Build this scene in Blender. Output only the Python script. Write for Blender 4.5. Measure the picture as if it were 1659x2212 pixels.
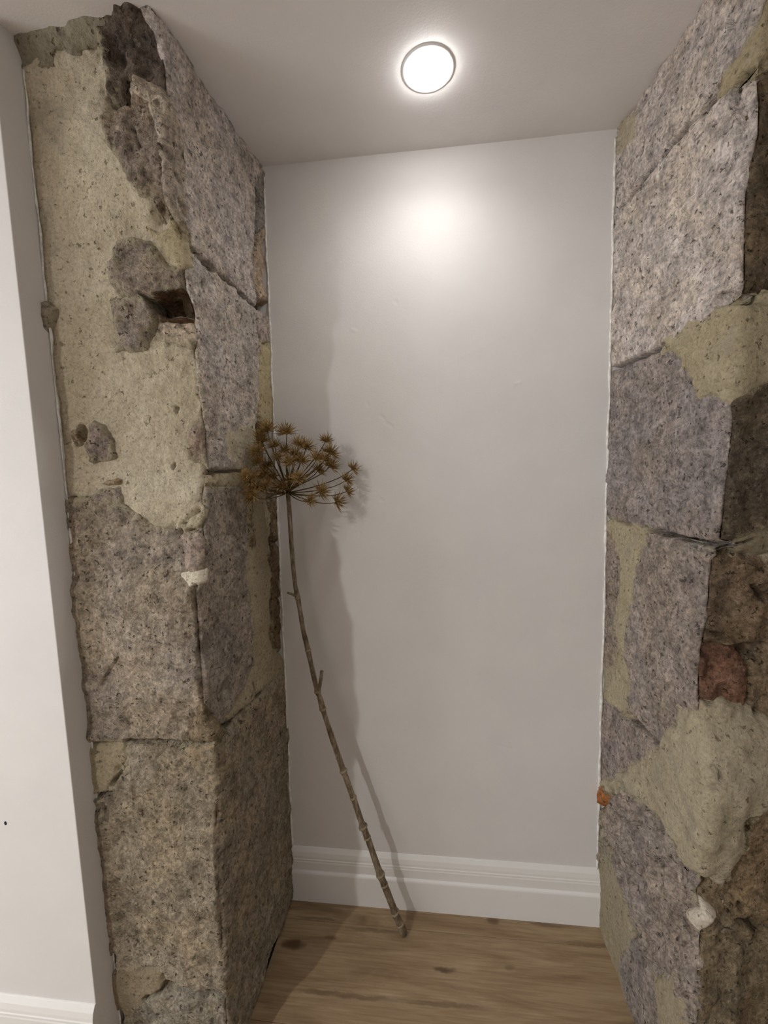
import bpy, bmesh, math, random
import numpy as np
from mathutils import Vector, Matrix

for o in list(bpy.data.objects):
    bpy.data.objects.remove(o)
scene = bpy.context.scene
COL = scene.collection
random.seed(7)

# ------------------------------------------------------------------ camera
IMG_W, IMG_H = 1659, 2212
FPX, PITCH, ROLL, YAW = 905.0, 0.1021, -0.0247, -0.1087
CAM = np.array([0.0, 0.0, 1.35])
H = 2.1642          # ceiling height
YB = 1.1731         # face of the back wall
XW, YW = -0.7597, 0.7466   # corner of the white wall

def cam_axes():
    cy, sy = math.cos(YAW), math.sin(YAW)
    fwd = np.array([sy * math.cos(PITCH), cy * math.cos(PITCH), -math.sin(PITCH)])
    right = np.array([cy, -sy, 0.0])
    up = np.cross(right, fwd)
    r2 = math.cos(ROLL) * right + math.sin(ROLL) * up
    u2 = -math.sin(ROLL) * right + math.cos(ROLL) * up
    return r2, u2, fwd
CR, CU, CF = cam_axes()
cam_d = bpy.data.cameras.new('camera')
cam = bpy.data.objects.new('camera', cam_d)
COL.objects.link(cam)
cam_d.sensor_fit = 'VERTICAL'
cam_d.sensor_height = 24.0
cam_d.lens = FPX / IMG_H * 24.0
cam_d.clip_start = 0.02
M = Matrix.Identity(4)
for i in range(3):
    M[i][0], M[i][1], M[i][2], M[i][3] = CR[i], CU[i], -CF[i], CAM[i]
cam.matrix_world = M
scene.camera = cam

# ------------------------------------------------------------------ light / exposure
LAMP = (0.0095, 0.955)           # downlight in the niche
ROOM_LAMP = (-1.45, -0.86)       # downlight in the room, behind the camera
LAMP_W, LAMP_CONE, LAMP_BLEND = 5.0, 160, 1.0
ROOM_W = 18.0
SKY = 8.0
XS = -3.8                          # left side wall of the room
FILL_WIN = (-2.3, -0.35, 0.5, 2.05)     # unseen window added for daylight fill, left side wall (y0, y1, z0, z1)
world = bpy.data.worlds.new('world'); scene.world = world
world.use_nodes = True
world.node_tree.nodes['Background'].inputs[0].default_value = (0.95, 0.975, 1.0, 1)
world.node_tree.nodes['Background'].inputs[1].default_value = SKY
scene.view_settings.view_transform = 'Standard'
scene.view_settings.look = 'None'
scene.view_settings.gamma = 1.0
scene.view_settings.use_curve_mapping = False
scene.view_settings.exposure = 0.37

# ------------------------------------------------------------------ helpers
def ray(px, py):
    return (px - IMG_W / 2) / FPX * CR - (py - IMG_H / 2) / FPX * CU + CF
def on_z(px, py, z):
    d = ray(px, py); return CAM + d * ((z - CAM[2]) / d[2])
def on_y(px, py, y):
    d = ray(px, py); return CAM + d * ((y - CAM[1]) / d[1])
def project(P):
    d = np.asarray(P, float) - CAM
    z = d @ CF
    return np.array([IMG_W / 2 + FPX * (d @ CR) / z, IMG_H / 2 - FPX * (d @ CU) / z])

def tag(o, label, cat, group=None, kind=None):
    o['label'] = label; o['category'] = cat
    if group: o['group'] = group
    if kind: o['kind'] = kind
    return o
def srgb(r, g, b):
    f = lambda c: (c / 255 / 12.92) if c <= 10 else ((c / 255 + 0.055) / 1.055) ** 2.4
    return (f(r), f(g), f(b), 1.0)
def link(name, me, mat, parent=None):
    o = bpy.data.objects.new(name, me)
    COL.objects.link(o)
    if mat and not me.materials: me.materials.append(mat)
    if parent: o.parent = parent
    return o
def mesh_np(name, verts, faces, smooth=True):
    me = bpy.data.meshes.new(name)
    me.from_pydata([tuple(v) for v in verts], [], [tuple(f) for f in faces])
    if smooth:
        me.polygons.foreach_set('use_smooth', np.ones(len(me.polygons), bool))
    me.update()
    return me
def quad_mesh(name, verts, quads, smooth=True):
    verts = np.ascontiguousarray(verts, np.float32); quads = np.ascontiguousarray(quads, np.int32)
    me = bpy.data.meshes.new(name)
    me.vertices.add(len(verts)); me.vertices.foreach_set('co', verts.ravel())
    n = len(quads)
    me.loops.add(4 * n); me.loops.foreach_set('vertex_index', quads.ravel())
    me.polygons.add(n)
    me.polygons.foreach_set('loop_start', np.arange(0, 4 * n, 4, dtype=np.int32))
    me.polygons.foreach_set('use_smooth', np.full(n, smooth))
    me.update(calc_edges=True); me.validate()
    return me
def box_bm(bm, lo, hi):
    vs = [bm.verts.new((x, y, z)) for z in (lo[2], hi[2]) for y in (lo[1], hi[1]) for x in (lo[0], hi[0])]
    for f in ((0, 2, 3, 1), (4, 5, 7, 6), (0, 1, 5, 4), (2, 6, 7, 3), (0, 4, 6, 2), (1, 3, 7, 5)):
        bm.faces.new([vs[i] for i in f])
def prism_bm(bm, pts, z0, z1):
    lo = [bm.verts.new((p[0], p[1], z0)) for p in pts]
    hi = [bm.verts.new((p[0], p[1], z1)) for p in pts]
    n = len(pts)
    bm.faces.new(lo[::-1]); bm.faces.new(hi)
    for i in range(n):
        j = (i + 1) % n
        bm.faces.new((lo[i], lo[j], hi[j], hi[i]))
def bm_obj(name, bm, mat, parent=None, smooth=False, bevel=0):
    bmesh.ops.recalc_face_normals(bm, faces=bm.faces)
    me = bpy.data.meshes.new(name); bm.to_mesh(me); bm.free()
    if smooth:
        for p in me.polygons: p.use_smooth = True
    o = link(name, me, mat, parent)
    if bevel:
        m = o.modifiers.new('bevel', 'BEVEL'); m.width = bevel; m.segments = 2; m.limit_method = 'ANGLE'
    return o
def tube(path, radii, sides=8, cap=True):
    path = [Vector(p) for p in path]
    V, F = [], []
    n = len(path)
    ref = Vector((0.3, 0.9, 0.2)).normalized()
    for i, p in enumerate(path):
        t = (path[min(i + 1, n - 1)] - path[max(i - 1, 0)]).normalized()
        a = t.cross(ref).normalized(); b = t.cross(a)
        for k in range(sides):
            th = 2 * math.pi * k / sides
            V.append(p + (a * math.cos(th) + b * math.sin(th)) * radii[i])
    for i in range(n - 1):
        for k in range(sides):
            k2 = (k + 1) % sides
            F.append((i * sides + k, i * sides + k2, (i + 1) * sides + k2, (i + 1) * sides + k))
    if cap:
        F.append(tuple(range(sides))[::-1]); F.append(tuple(range((n - 1) * sides, n * sides)))
    return V, F
def lathe(prof, seg=64):
    V, F = [], []
    for i, (r, z) in enumerate(prof):
        for k in range(seg):
            a = 2 * math.pi * k / seg
            V.append((r * math.cos(a), r * math.sin(a), z))
    for i in range(len(prof) - 1):
        for k in range(seg):
            k2 = (k + 1) % seg
            F.append((i * seg + k, i * seg + k2, (i + 1) * seg + k2, (i + 1) * seg + k))
    return V, F
# value noise on a periodic random lattice
_rng = np.random.default_rng(3)
_T = _rng.random((64, 64, 64)).astype(np.float32) * 2 - 1
def vnoise(P, freq, off=0.0):
    q = P * freq + off
    i = np.floor(q).astype(np.int64); f = (q - i).astype(np.float32)
    f = f * f * (3 - 2 * f)
    i0 = i & 63; i1 = (i + 1) & 63
    x0, y0, z0 = i0[..., 0], i0[..., 1], i0[..., 2]; x1, y1, z1 = i1[..., 0], i1[..., 1], i1[..., 2]
    fx, fy, fz = f[..., 0], f[..., 1], f[..., 2]
    a = _T[x0, y0, z0] * (1 - fx) + _T[x1, y0, z0] * fx
    b = _T[x0, y1, z0] * (1 - fx) + _T[x1, y1, z0] * fx
    c = _T[x0, y0, z1] * (1 - fx) + _T[x1, y0, z1] * fx
    d = _T[x0, y1, z1] * (1 - fx) + _T[x1, y1, z1] * fx
    return (a * (1 - fy) + b * fy) * (1 - fz) + (c * (1 - fy) + d * fy) * fz

# ------------------------------------------------------------------ materials
class NT:
    def __init__(self, name):
        self.m = bpy.data.materials.new(name); self.m.use_nodes = True
        self.t = self.m.node_tree; self.n = self.t.nodes; self.b = self.n['Principled BSDF']
        self.pos = self.n.new('ShaderNodeNewGeometry').outputs['Position']
    def sock(self, node, i, v):
        if v is None: return
        if isinstance(v, bpy.types.NodeSocket): self.t.links.new(v, node.inputs[i])
        else: node.inputs[i].default_value = v
    def mapv(self, scale, loc=(0, 0, 0)):
        n = self.n.new('ShaderNodeMapping'); self.t.links.new(self.pos, n.inputs['Vector'])
        n.inputs['Scale'].default_value = scale; n.inputs['Location'].default_value = loc
        return n.outputs[0]
    def noise(self, scale, detail=4, rough=0.6, vec=None, dist=0.0):
        n = self.n.new('ShaderNodeTexNoise'); self.t.links.new(vec or self.pos, n.inputs['Vector'])
        n.inputs['Scale'].default_value = scale; n.inputs['Detail'].default_value = detail
        n.inputs['Roughness'].default_value = rough; n.inputs['Distortion'].default_value = dist
        return n.outputs['Fac']
    def voro(self, scale, out='Distance', vec=None, feat='F1'):
        n = self.n.new('ShaderNodeTexVoronoi'); n.feature = feat
        self.t.links.new(vec or self.pos, n.inputs['Vector']); n.inputs['Scale'].default_value = scale
        return n.outputs[out]
    def ramp(self, fac, stops):
        n = self.n.new('ShaderNodeValToRGB'); self.t.links.new(fac, n.inputs[0])
        cr = n.color_ramp
        while len(cr.elements) < len(stops): cr.elements.new(0.5)
        for e, (p, c) in zip(cr.elements, stops):
            e.position = p; e.color = c if not isinstance(c, (int, float)) else (c, c, c, 1)
        return n.outputs[0]
    def mix(self, fac, a, b, mode='MIX'):
        n = self.n.new('ShaderNodeMix'); n.data_type = 'RGBA'; n.blend_type = mode
        self.sock(n, 0, fac); self.sock(n, 6, a); self.sock(n, 7, b)
        return n.outputs[2]
    def math(self, op, a, b=0.0, c=None):
        n = self.n.new('ShaderNodeMath'); n.operation = op
        self.sock(n, 0, a); self.sock(n, 1, b)
        if c is not None: self.sock(n, 2, c)
        return n.outputs[0]
    def rng(self, v, a, b, c=0.0, d=1.0):
        n = self.n.new('ShaderNodeMapRange'); n.interpolation_type = 'SMOOTHSTEP'
        self.sock(n, 0, v); n.inputs[1].default_value = a; n.inputs[2].default_value = b
        n.inputs[3].default_value = c; n.inputs[4].default_value = d
        return n.outputs[0]
    def objcol(self):
        return self.n.new('ShaderNodeObjectInfo').outputs['Color']
    def done(self, col, rough=0.9, bump=None, bs=0.3, bd=0.004, spec=0.3):
        self.sock(self.b, 'Base Color', col); self.sock(self.b, 'Roughness', rough)
        self.b.inputs['Specular IOR Level'].default_value = spec
        if bump is not None:
            n = self.n.new('ShaderNodeBump'); self.t.links.new(bump, n.inputs['Height'])
            n.inputs['Strength'].default_value = bs; n.inputs['Distance'].default_value = bd
            self.t.links.new(n.outputs[0], self.b.inputs['Normal'])
        return self.m

def mat_paint(name, col, tex=True):
    k = NT(name)
    n = k.noise(7, 3, 0.5)
    c = k.mix(k.rng(n, 0.3, 0.7), col, tuple(x * 0.965 for x in col[:3]) + (1,))
    h = k.math('ADD', k.noise(260, 3, 0.6), k.math('MULTIPLY', k.noise(24, 4, 0.6), 1.6))
    return k.done(c, 0.62, h, 0.10, 0.003, 0.25)
M_WALL = mat_paint('plaster_paint', srgb(223, 221, 219))
M_CEIL = mat_paint('ceiling_paint', srgb(234, 231, 231))
M_SKIRT = NT('gloss_white').done(srgb(232, 231, 228), 0.38, spec=0.45)
def mat_caulk():
    k = NT('caulk'); n = k.noise(60, 3)
    return k.done(k.mix(k.rng(n, .35, .65), srgb(236, 234, 230), srgb(205, 200, 192)), 0.7, k.noise(150), .4, .003)
M_CAULK = mat_caulk()

def mat_stone(name):
    k = NT(name)
    base = k.mix(1.0, k.objcol(), (1.46, 1.45, 1.42, 1), 'MULTIPLY')
    big = k.noise(8, 4, 0.6)
    warm = k.mix(1.0, base, (1.03, 0.985, 0.91, 1), 'MULTIPLY')
    cool = k.mix(1.0, base, (0.985, 0.98, 0.985, 1), 'MULTIPLY')
    c = k.mix(k.rng(big, 0.38, 0.62), cool, warm)
    mot = k.ramp(k.noise(34, 4, 0.65, k.mapv((1, 1, 1), (4, 8, 1))), [(.28, .52), (.5, 1.0), (.72, 1.34)])
    c = k.mix(1.0, c, mot, 'MULTIPLY')
    c = k.mix(1.0, c, k.ramp(k.noise(11, 5, .7, k.mapv((1, 1, 1), (7, 2, 5))), [(.3, .74), (.5, 1.0), (.7, 1.2)]), 'MULTIPLY')
    g1 = k.noise(118, 5, 0.8)                                   # salt-and-pepper grain
    c = k.mix(1.0, c, k.ramp(g1, [(.30, .34), (.42, .72), (.50, .98), (.58, 1.22), (.70, 1.6)]), 'MULTIPLY')
    cream = k.noise(90, 5, 0.8, k.mapv((1, 1, .85), (3, 1, 2)))
    c = k.mix(k.rng(cream, 0.56, 0.66, 0.0, 0.75), c, k.mix(.30, k.mix(1.0, base, (1.5, 1.46, 1.38, 1), 'MULTIPLY'), srgb(206, 194, 174)))
    rust = k.noise(13, 5, 0.75, k.mapv((1, 1, 1.3), (5, 2, 9)))
    c = k.mix(k.rng(rust, 0.62, 0.78, 0.0, 0.4), c, srgb(124, 104, 84))
    # lime left on the stone where mortar was wiped over its edge
    at = k.n.new('ShaderNodeAttribute'); at.attribute_name = 'lime'
    sm = k.math('ADD', at.outputs['Fac'], k.math('MULTIPLY', k.math('SUBTRACT', k.noise(45, 6, .75), .5), 2.4))
    lime = k.mix(k.rng(g1, .35, .5), srgb(140, 126, 100), srgb(196, 186, 158))
    c = k.mix(k.rng(sm, .35, .75, 0, .85), c, lime)
    pits = k.noise(95, 3, 0.6, k.mapv((1, 1, 1), (8, 3, 1)))
    c = k.mix(k.rng(pits, 0.32, 0.39, 0.85, 0.0), c, k.mix(1.0, base, (.30, .27, .25, 1), 'MULTIPLY'))
    hgt = k.math('ADD', k.math('MULTIPLY', g1, 1.2), k.math('MULTIPLY', k.rng(pits, .26, .40), 0.9))
    hgt = k.math('ADD', hgt, k.math('MULTIPLY', k.noise(55, 4, .7), 1.2))
    return k.done(c, 0.92, hgt, 1.0, 0.009, 0.2)
M_STONE = mat_stone('granite_stone')
def mat_mortar():
    k = NT('lime_mortar')
    base = k.objcol()
    c = k.mix(k.rng(k.noise(7, 4), .35, .65), base, k.mix(1.0, base, (.92, .90, .86, 1), 'MULTIPLY'))
    c = k.mix(k.rng(k.noise(26, 5, .7), .48, .70, 0, .5), c, k.mix(1.0, base, (1.14, 1.15, 1.18, 1), 'MULTIPLY'))
    g = k.noise(170, 5, .75)
    c = k.mix(1.0, c, k.ramp(g, [(.30, .50), (.42, .86), (.52, 1.0), (.66, 1.16)]), 'MULTIPLY')
    pits = k.noise(85, 3, .6, k.mapv((1, 1, 1), (1, 7, 3)))
    c = k.mix(k.rng(pits, .30, .37, .8, 0), c, k.mix(1.0, base, (.40, .36, .30, 1), 'MULTIPLY'))
    st = k.noise(12, 5, .7, k.mapv((1, 1, .8), (9, 4, 4)))
    c = k.mix(k.rng(st, .56, .72, 0, .55), c, srgb(158, 148, 134))
    hgt = k.math('ADD', g, k.math('MULTIPLY', k.rng(pits, .25, .40), .9))
    hgt = k.math('ADD', hgt, k.math('MULTIPLY', k.noise(60, 5, .7), 1.3))
    return k.done(c, .95, hgt, .9, .005, .15)
M_MORTAR = mat_mortar()

def mat_wood():
    k = NT('oak_plank')
    v = k.mapv((1.6, 11, 11))
    n1 = k.noise(2.2, 6, .62, v, .9)
    c = k.ramp(n1, [(.25, srgb(122, 99, 74)), (.45, srgb(152, 129, 100)), (.62, srgb(166, 144, 114)), (.8, srgb(184, 163, 134))])
    v2 = k.mapv((5, 120, 60))
    c = k.mix(k.rng(k.noise(1.5, 4, .6, v2), .35, .6, .35, 0), c, srgb(112, 84, 56))
    # knots and short dark figures, at their places in the boards
    sep = k.n.new('ShaderNodeSeparateXYZ'); k.t.links.new(k.pos, sep.inputs[0])
    wob = k.math('MULTIPLY', k.math('SUBTRACT', k.noise(20, 3), .5), .05)
    for (px, py, rx, ry, s) in ((960, 2094, .030, .007, .75), (633, 2040, .035, .014, .8), (1064, 1990, .020, .010, .6), (1190, 1998, .09, .006, .5),
                                (800, 2010, .08, .006, .45), (740, 2150, .16, .006, .45), (960, 2170, .10, .006, .45), (1270, 2040, .10, .006, .4), (715, 2025, .02, .006, .4), (1100, 2090, .012, .007, .35), (690, 1985, .08, .005, .4)):
        P = on_z(px, py, 0)
        dx = k.math('DIVIDE', k.math('ADD', k.math('SUBTRACT', sep.outputs[0], P[0]), wob), rx)
        dy = k.math('DIVIDE', k.math('ADD', k.math('SUBTRACT', sep.outputs[1], P[1]), k.math('MULTIPLY', wob, .35)), ry)
        d = k.math('ADD', k.math('MULTIPLY', dx, dx), k.math('MULTIPLY', dy, dy))
        c = k.mix(k.rng(d, .05, 1.6, s, 0), c, srgb(70, 48, 28))
    return k.done(c, .55, n1, .12, .002, .3)
M_WOOD = mat_wood()
M_DARK = NT('dark_gap').done(srgb(30, 26, 22), .95)
def mat_stem():
    k = NT('dry_stem')
    n = k.noise(70, 4, .65, k.mapv((1, 1, .4)))
    c = k.ramp(n, [(.3, srgb(84, 72, 56)), (.5, srgb(128, 114, 94)), (.7, srgb(172, 160, 138))])
    g = k.noise(220, 3, .6, k.mapv((1, 1, .12)))
    c = k.mix(k.rng(g, .35, .55, .5, 0), c, srgb(78, 66, 50))
    return k.done(c, .85, g, .4, .002, .2)
M_STEM = mat_stem()
def mat_head():
    k = NT('dry_seed_head')
    n = k.noise(120, 3, .6)
    c = k.ramp(n, [(.3, srgb(94, 74, 42)), (.5, srgb(140, 112, 66)), (.72, srgb(192, 160, 108))])
    return k.done(c, .8, spec=.2)
M_HEAD = mat_head()
M_RAY = NT('dry_ray').done(srgb(98, 78, 48), .85)
M_NODE = NT('stem_node').done(srgb(146, 132, 110), .85)
k = NT('lamp_lens'); k.b.inputs['Emission Color'].default_value = (1, .98, .95, 1); k.b.inputs['Emission Strength'].default_value = 32.0
M_LENS = k.done(srgb(250, 250, 248), .4)
M_RING = NT('lamp_ring').done(srgb(240, 240, 239), .45)

# ------------------------------------------------------------------ stone side walls as unwrapped relief
def lerp(a, b, t): return a + (b - a) * t
def sdf(poly, U, V):
    """signed distance to polygon, positive inside"""
    P = np.asarray(poly, float); n = len(P)
    d2 = np.full(U.shape, 1e9); ins = np.zeros(U.shape, bool)
    for i in range(n):
        a, b = P[i], P[(i + 1) % n]
        e = b - a; wx = U - a[0]; wy = V - a[1]
        t = np.clip((wx * e[0] + wy * e[1]) / max(e @ e, 1e-12), 0, 1)
        d2 = np.minimum(d2, (wx - t * e[0]) ** 2 + (wy - t * e[1]) ** 2)
        c = ((a[1] > V) != (b[1] > V))
        with np.errstate(divide='ignore', invalid='ignore'):
            xi = a[0] + (V - a[1]) * e[0] / (e[1] if abs(e[1]) > 1e-12 else 1e-12)
        ins ^= c & (U < xi)
    return np.where(ins, 1, -1) * np.sqrt(d2)
def polydist(path, U, V):
    d2 = np.full(U.shape, 1e9)
    for a, b in zip(path[:-1], path[1:]):
        a = np.asarray(a); b = np.asarray(b); e = b - a
        t = np.clip(((U - a[0]) * e[0] + (V - a[1]) * e[1]) / max(e @ e, 1e-12), 0, 1)
        d2 = np.minimum(d2, (U - a[0] - t * e[0]) ** 2 + (V - a[1] - t * e[1]) ** 2)
    return np.sqrt(d2)

class StoneWall:
    """side: -1 left pillar, +1 right pillar. Surface runs front edge -> arris -> back corner."""
    def __init__(self, side, cb, ct, slope_b, slope_t, arris_px, front_end):
        self.side = side; self.cb, self.ct, self.sb, self.st = cb, ct, slope_b, slope_t
        self.E = np.array(front_end)
        zs, ds = [], []
        for (px, py) in arris_px:
            d, z = self.solve(self.rev, px, py, 0.4, 1.0)
            zs.append(z); ds.append(d)
        o = np.argsort(zs); self.az = np.array(zs)[o]; self.ad = np.array(ds)[o]
        self.arris_px = arris_px
    def rev(self, d, z):
        t = z / H
        return np.stack([lerp(self.cb, self.ct, t) + lerp(self.sb, self.st, t) * d, YB - d, z + 0 * d], -1)
    def solve(self, fn, px, py, a, z):
        for _ in range(40):
            q = project(fn(np.float64(a), np.float64(z))); e = 1e-4
            ja = (project(fn(np.float64(a + e), np.float64(z))) - q) / e
            jz = (project(fn(np.float64(a), np.float64(z + e))) - q) / e
            J = np.stack([ja, jz], 1); r = np.array([px, py]) - q
            s = np.linalg.solve(J, r); s = np.clip(s, -.2, .2)
            a += s[0]; z += s[1]
            if np.abs(s).max() < 1e-7: break
        return a, z
    def dB(self, z): return np.interp(z, self.az, self.ad)
    def front(self, s, z):
        """s = 0 at arris, 1 at front end"""
        B = self.rev(self.dB(z), z)
        Ex = np.stack([self.E[0] + 0 * z, self.E[1] + 0 * z, z + 0 * s], -1)
        return B + (Ex - B) * np.asarray(s)[..., None]
    def flen(self, z):
        B = self.rev(self.dB(z), z)
        return np.hypot(B[..., 0] - self.E[0], B[..., 1] - self.E[1])
    def uv(self, px, py):
        ax = np.interp(py, [p[1] for p in self.arris_px], [p[0] for p in self.arris_px])
        is_front = (px < ax) if self.side < 0 else (px > ax)
        if is_front:
            s, z = self.solve(self.front, px, py, .3, 1.0)
            return (-s * float(self.flen(np.float64(z))), z)
        d, z = self.solve(self.rev, px, py, .2, 1.0)
        return (float(self.dB(np.float64(z))) - d, z)
    def grid(self, nf, nr, nz):
        z = np.linspace(-0.004, H + 0.004, nz)
        Z = z[:, None]
        s = np.linspace(1, 0, nf)[:-1]
        dF = self.front(np.broadcast_to(s, (nz, nf - 1)), np.broadcast_to(Z, (nz, nf - 1)))
        UF = -s[None, :] * self.flen(z)[:, None]
        dB = self.dB(z)[:, None]
        t = np.linspace(0, 1, nr)[None, :]
        dd = dB + (-0.012 - dB) * t
        R = self.rev(dd, np.broadcast_to(Z, dd.shape))
        UR = dB - dd
        self.P = np.concatenate([dF, R], 1); self.U = np.concatenate([UF, UR], 1); self.V = np.broadcast_to(Z, self.U.shape)
        # horizontal normals of both faces, blended over the rounded arris
        k = 24
        z2 = np.convolve(np.pad(dB[:, 0], k, mode='edge'), np.ones(2 * k + 1) / (2 * k + 1), 'valid')
        B = self.rev(z2, z); C = self.rev(np.zeros_like(z), z)
        tf = B[:, :2] - self.E[None, :]; tr = C[:, :2] - B[:, :2]
        def nrm(t):
            n = np.stack([t[:, 1], -t[:, 0]], 1) * (1 if self.side < 0 else -1)
            return n / np.linalg.norm(n, axis=1, keepdims=True)
        nf_, nr_ = nrm(tf), nrm(tr)
        w = np.clip((self.U + .012) / .024, 0, 1); w = (w * w * (3 - 2 * w))[..., None]
        N = nf_[:, None, :] * (1 - w) + nr_[:, None, :] * w
        N /= np.linalg.norm(N, axis=-1, keepdims=True)
        self.N = np.concatenate([N, np.zeros(N.shape[:2] + (1,))], -1)
        # round the arris off
        a = np.abs(self.U); rr = .010
        self.round = -np.where(a < rr, .0035 * (1 - a / rr) ** 2, 0)
        self.low = vnoise(self.P, 13); self.mid = vnoise(self.P, 42, 5.3); self.fin = vnoise(self.P, 115, 9.1); self.vf = vnoise(self.P, 210, 2.7)
        self.warp = .006 * vnoise(self.P, 30, 21.) + .003 * vnoise(self.P, 85, 33.) + .0014 * vnoise(self.P, 190, 41.)
    def holes(self, specs):
        """cavities and cracks cut into whatever lies there: (path px, width m, depth m)"""
        self.cut = np.zeros(self.U.shape)
        for path, w, dep in specs:
            pts = [self.uv(*p) for p in path]
            if len(pts) == 1: pts = [pts[0], (pts[0][0] + 1e-5, pts[0][1])]
            d = polydist(pts, self.U, self.V) + self.warp * .45
            t = np.clip(1 - d / w, 0, 1)
            self.cut = np.maximum(self.cut, dep * np.clip(t * 2.0, 0, 1))
        return self.cut
    def cavity(self, poly_px, dep, edge=.005):
        d = sdf([self.uv(*p) for p in poly_px], self.U, self.V) + self.warp * .5
        self.cut = np.maximum(self.cut, dep * np.clip(d / edge, 0, 1))
    def emit(self, name, mask, h, mat, col, parent, skirt=.035):
        """one piece: the cells of mask at relief h, with sides running into the wall"""
        vm = mask
        cm = vm[:-1, :-1] & vm[1:, :-1] & vm[:-1, 1:] & vm[1:, 1:]
        if cm.sum() < 4: return None
        pos = self.P + self.N * h[..., None]
        used = np.zeros(vm.shape, bool)
        used[:-1, :-1] |= cm; used[1:, :-1] |= cm; used[:-1, 1:] |= cm; used[1:, 1:] |= cm
        idx = -np.ones(vm.shape, np.int64); idx[used] = np.arange(used.sum())
        verts = pos[used]
        r, c = np.nonzero(cm)
        q = np.stack([idx[r, c], idx[r, c + 1], idx[r + 1, c + 1], idx[r + 1, c]], 1)
        if self.side > 0: q = q[:, ::-1]
        # sides
        if skirt:
            e = np.concatenate([q[:, [0, 1]], q[:, [1, 2]], q[:, [2, 3]], q[:, [3, 0]]])
            key = e.min(1) * len(verts) + e.max(1)
            uq, inv, cnt = np.unique(key, return_inverse=True, return_counts=True)
            be = e[cnt[inv] == 1]
            bv = np.unique(be); m = -np.ones(len(verts), np.int64); m[bv] = len(verts) + np.arange(len(bv))
            inner = verts[bv] - self.N[used][bv] * skirt
            verts = np.concatenate([verts, inner])
            q = np.concatenate([q, np.stack([be[:, 1], be[:, 0], m[be[:, 0]], m[be[:, 1]]], 1)])
        ctr = verts.mean(0)
        if parent is None: ctr = np.array([ctr[0], ctr[1], 0.0])
        me = quad_mesh(name, verts - ctr, q)
        if getattr(self, 'lime', None) is not None:
            lv = np.zeros(len(me.vertices), np.float32); src = self.lime[used]; lv[:len(src)] = src
            me.attributes.new('lime', 'FLOAT', 'POINT').data.foreach_set('value', lv)
        o = link(name, me, mat, parent)
        o.location = ctr - (np.array(parent.location) if parent else 0)
        o.color = col
        return o
    def piece(self, name, poly_px, mat, col, parent, lvl=0.0, low=.004, mid=.0025, fin=.002, ew=.008, ed=.004, wob=1.0, tilt=(0, 0), streak=0.0, label=None):
        poly = [self.uv(*p) for p in poly_px]
        pa = np.array(poly); lo = pa.min(0) - .03; hi = pa.max(0) + .03
        bb = (self.U > lo[0]) & (self.U < hi[0]) & (self.V > lo[1]) & (self.V < hi[1])
        d = np.full(self.U.shape, -1.0)
        d[bb] = sdf(poly, self.U[bb], self.V[bb]) + self.warp[bb] * wob
        c = (lo + hi) / 2
        h = lvl + 1.2 * low * self.low + 1.5 * mid * self.mid + fin * self.fin + fin * .5 * self.vf
        h = h + tilt[0] * (self.U - c[0]) + tilt[1] * (self.V - c[1])
        if streak:
            q = np.stack([self.U * 9 - self.V * 13, self.U * 80 + self.V * 60, self.U * 0], -1)
            q[..., 0] += 1.2 * self.low; q[..., 1] += 2.0 * self.low
            h = h + streak * (vnoise(q, 1.0, 4.) + .5 * vnoise(q, 2.3, 9.))
        h = h - ed * np.clip((ew - d) / ew, 0, 3.2) ** 2 + self.round - self.cut
        self.lime = self.lime_all * np.clip(.72 - d / .045, 0, 1)
        o = self.emit(name, d > -.013, h, mat, col, parent)
        if o and label: o['label'] = label
        return o

GRANITE = srgb(186, 178, 172); PURPLE = srgb(188, 179, 174); BROWN = srgb(150, 140, 128); DARK = srgb(98, 88, 80); GREY = srgb(146, 141, 136)
BEIGE = srgb(208, 196, 168); YELLOW = srgb(194, 183, 150); OLIVE = srgb(156, 148, 126); LIME = srgb(196, 186, 156)

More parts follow.
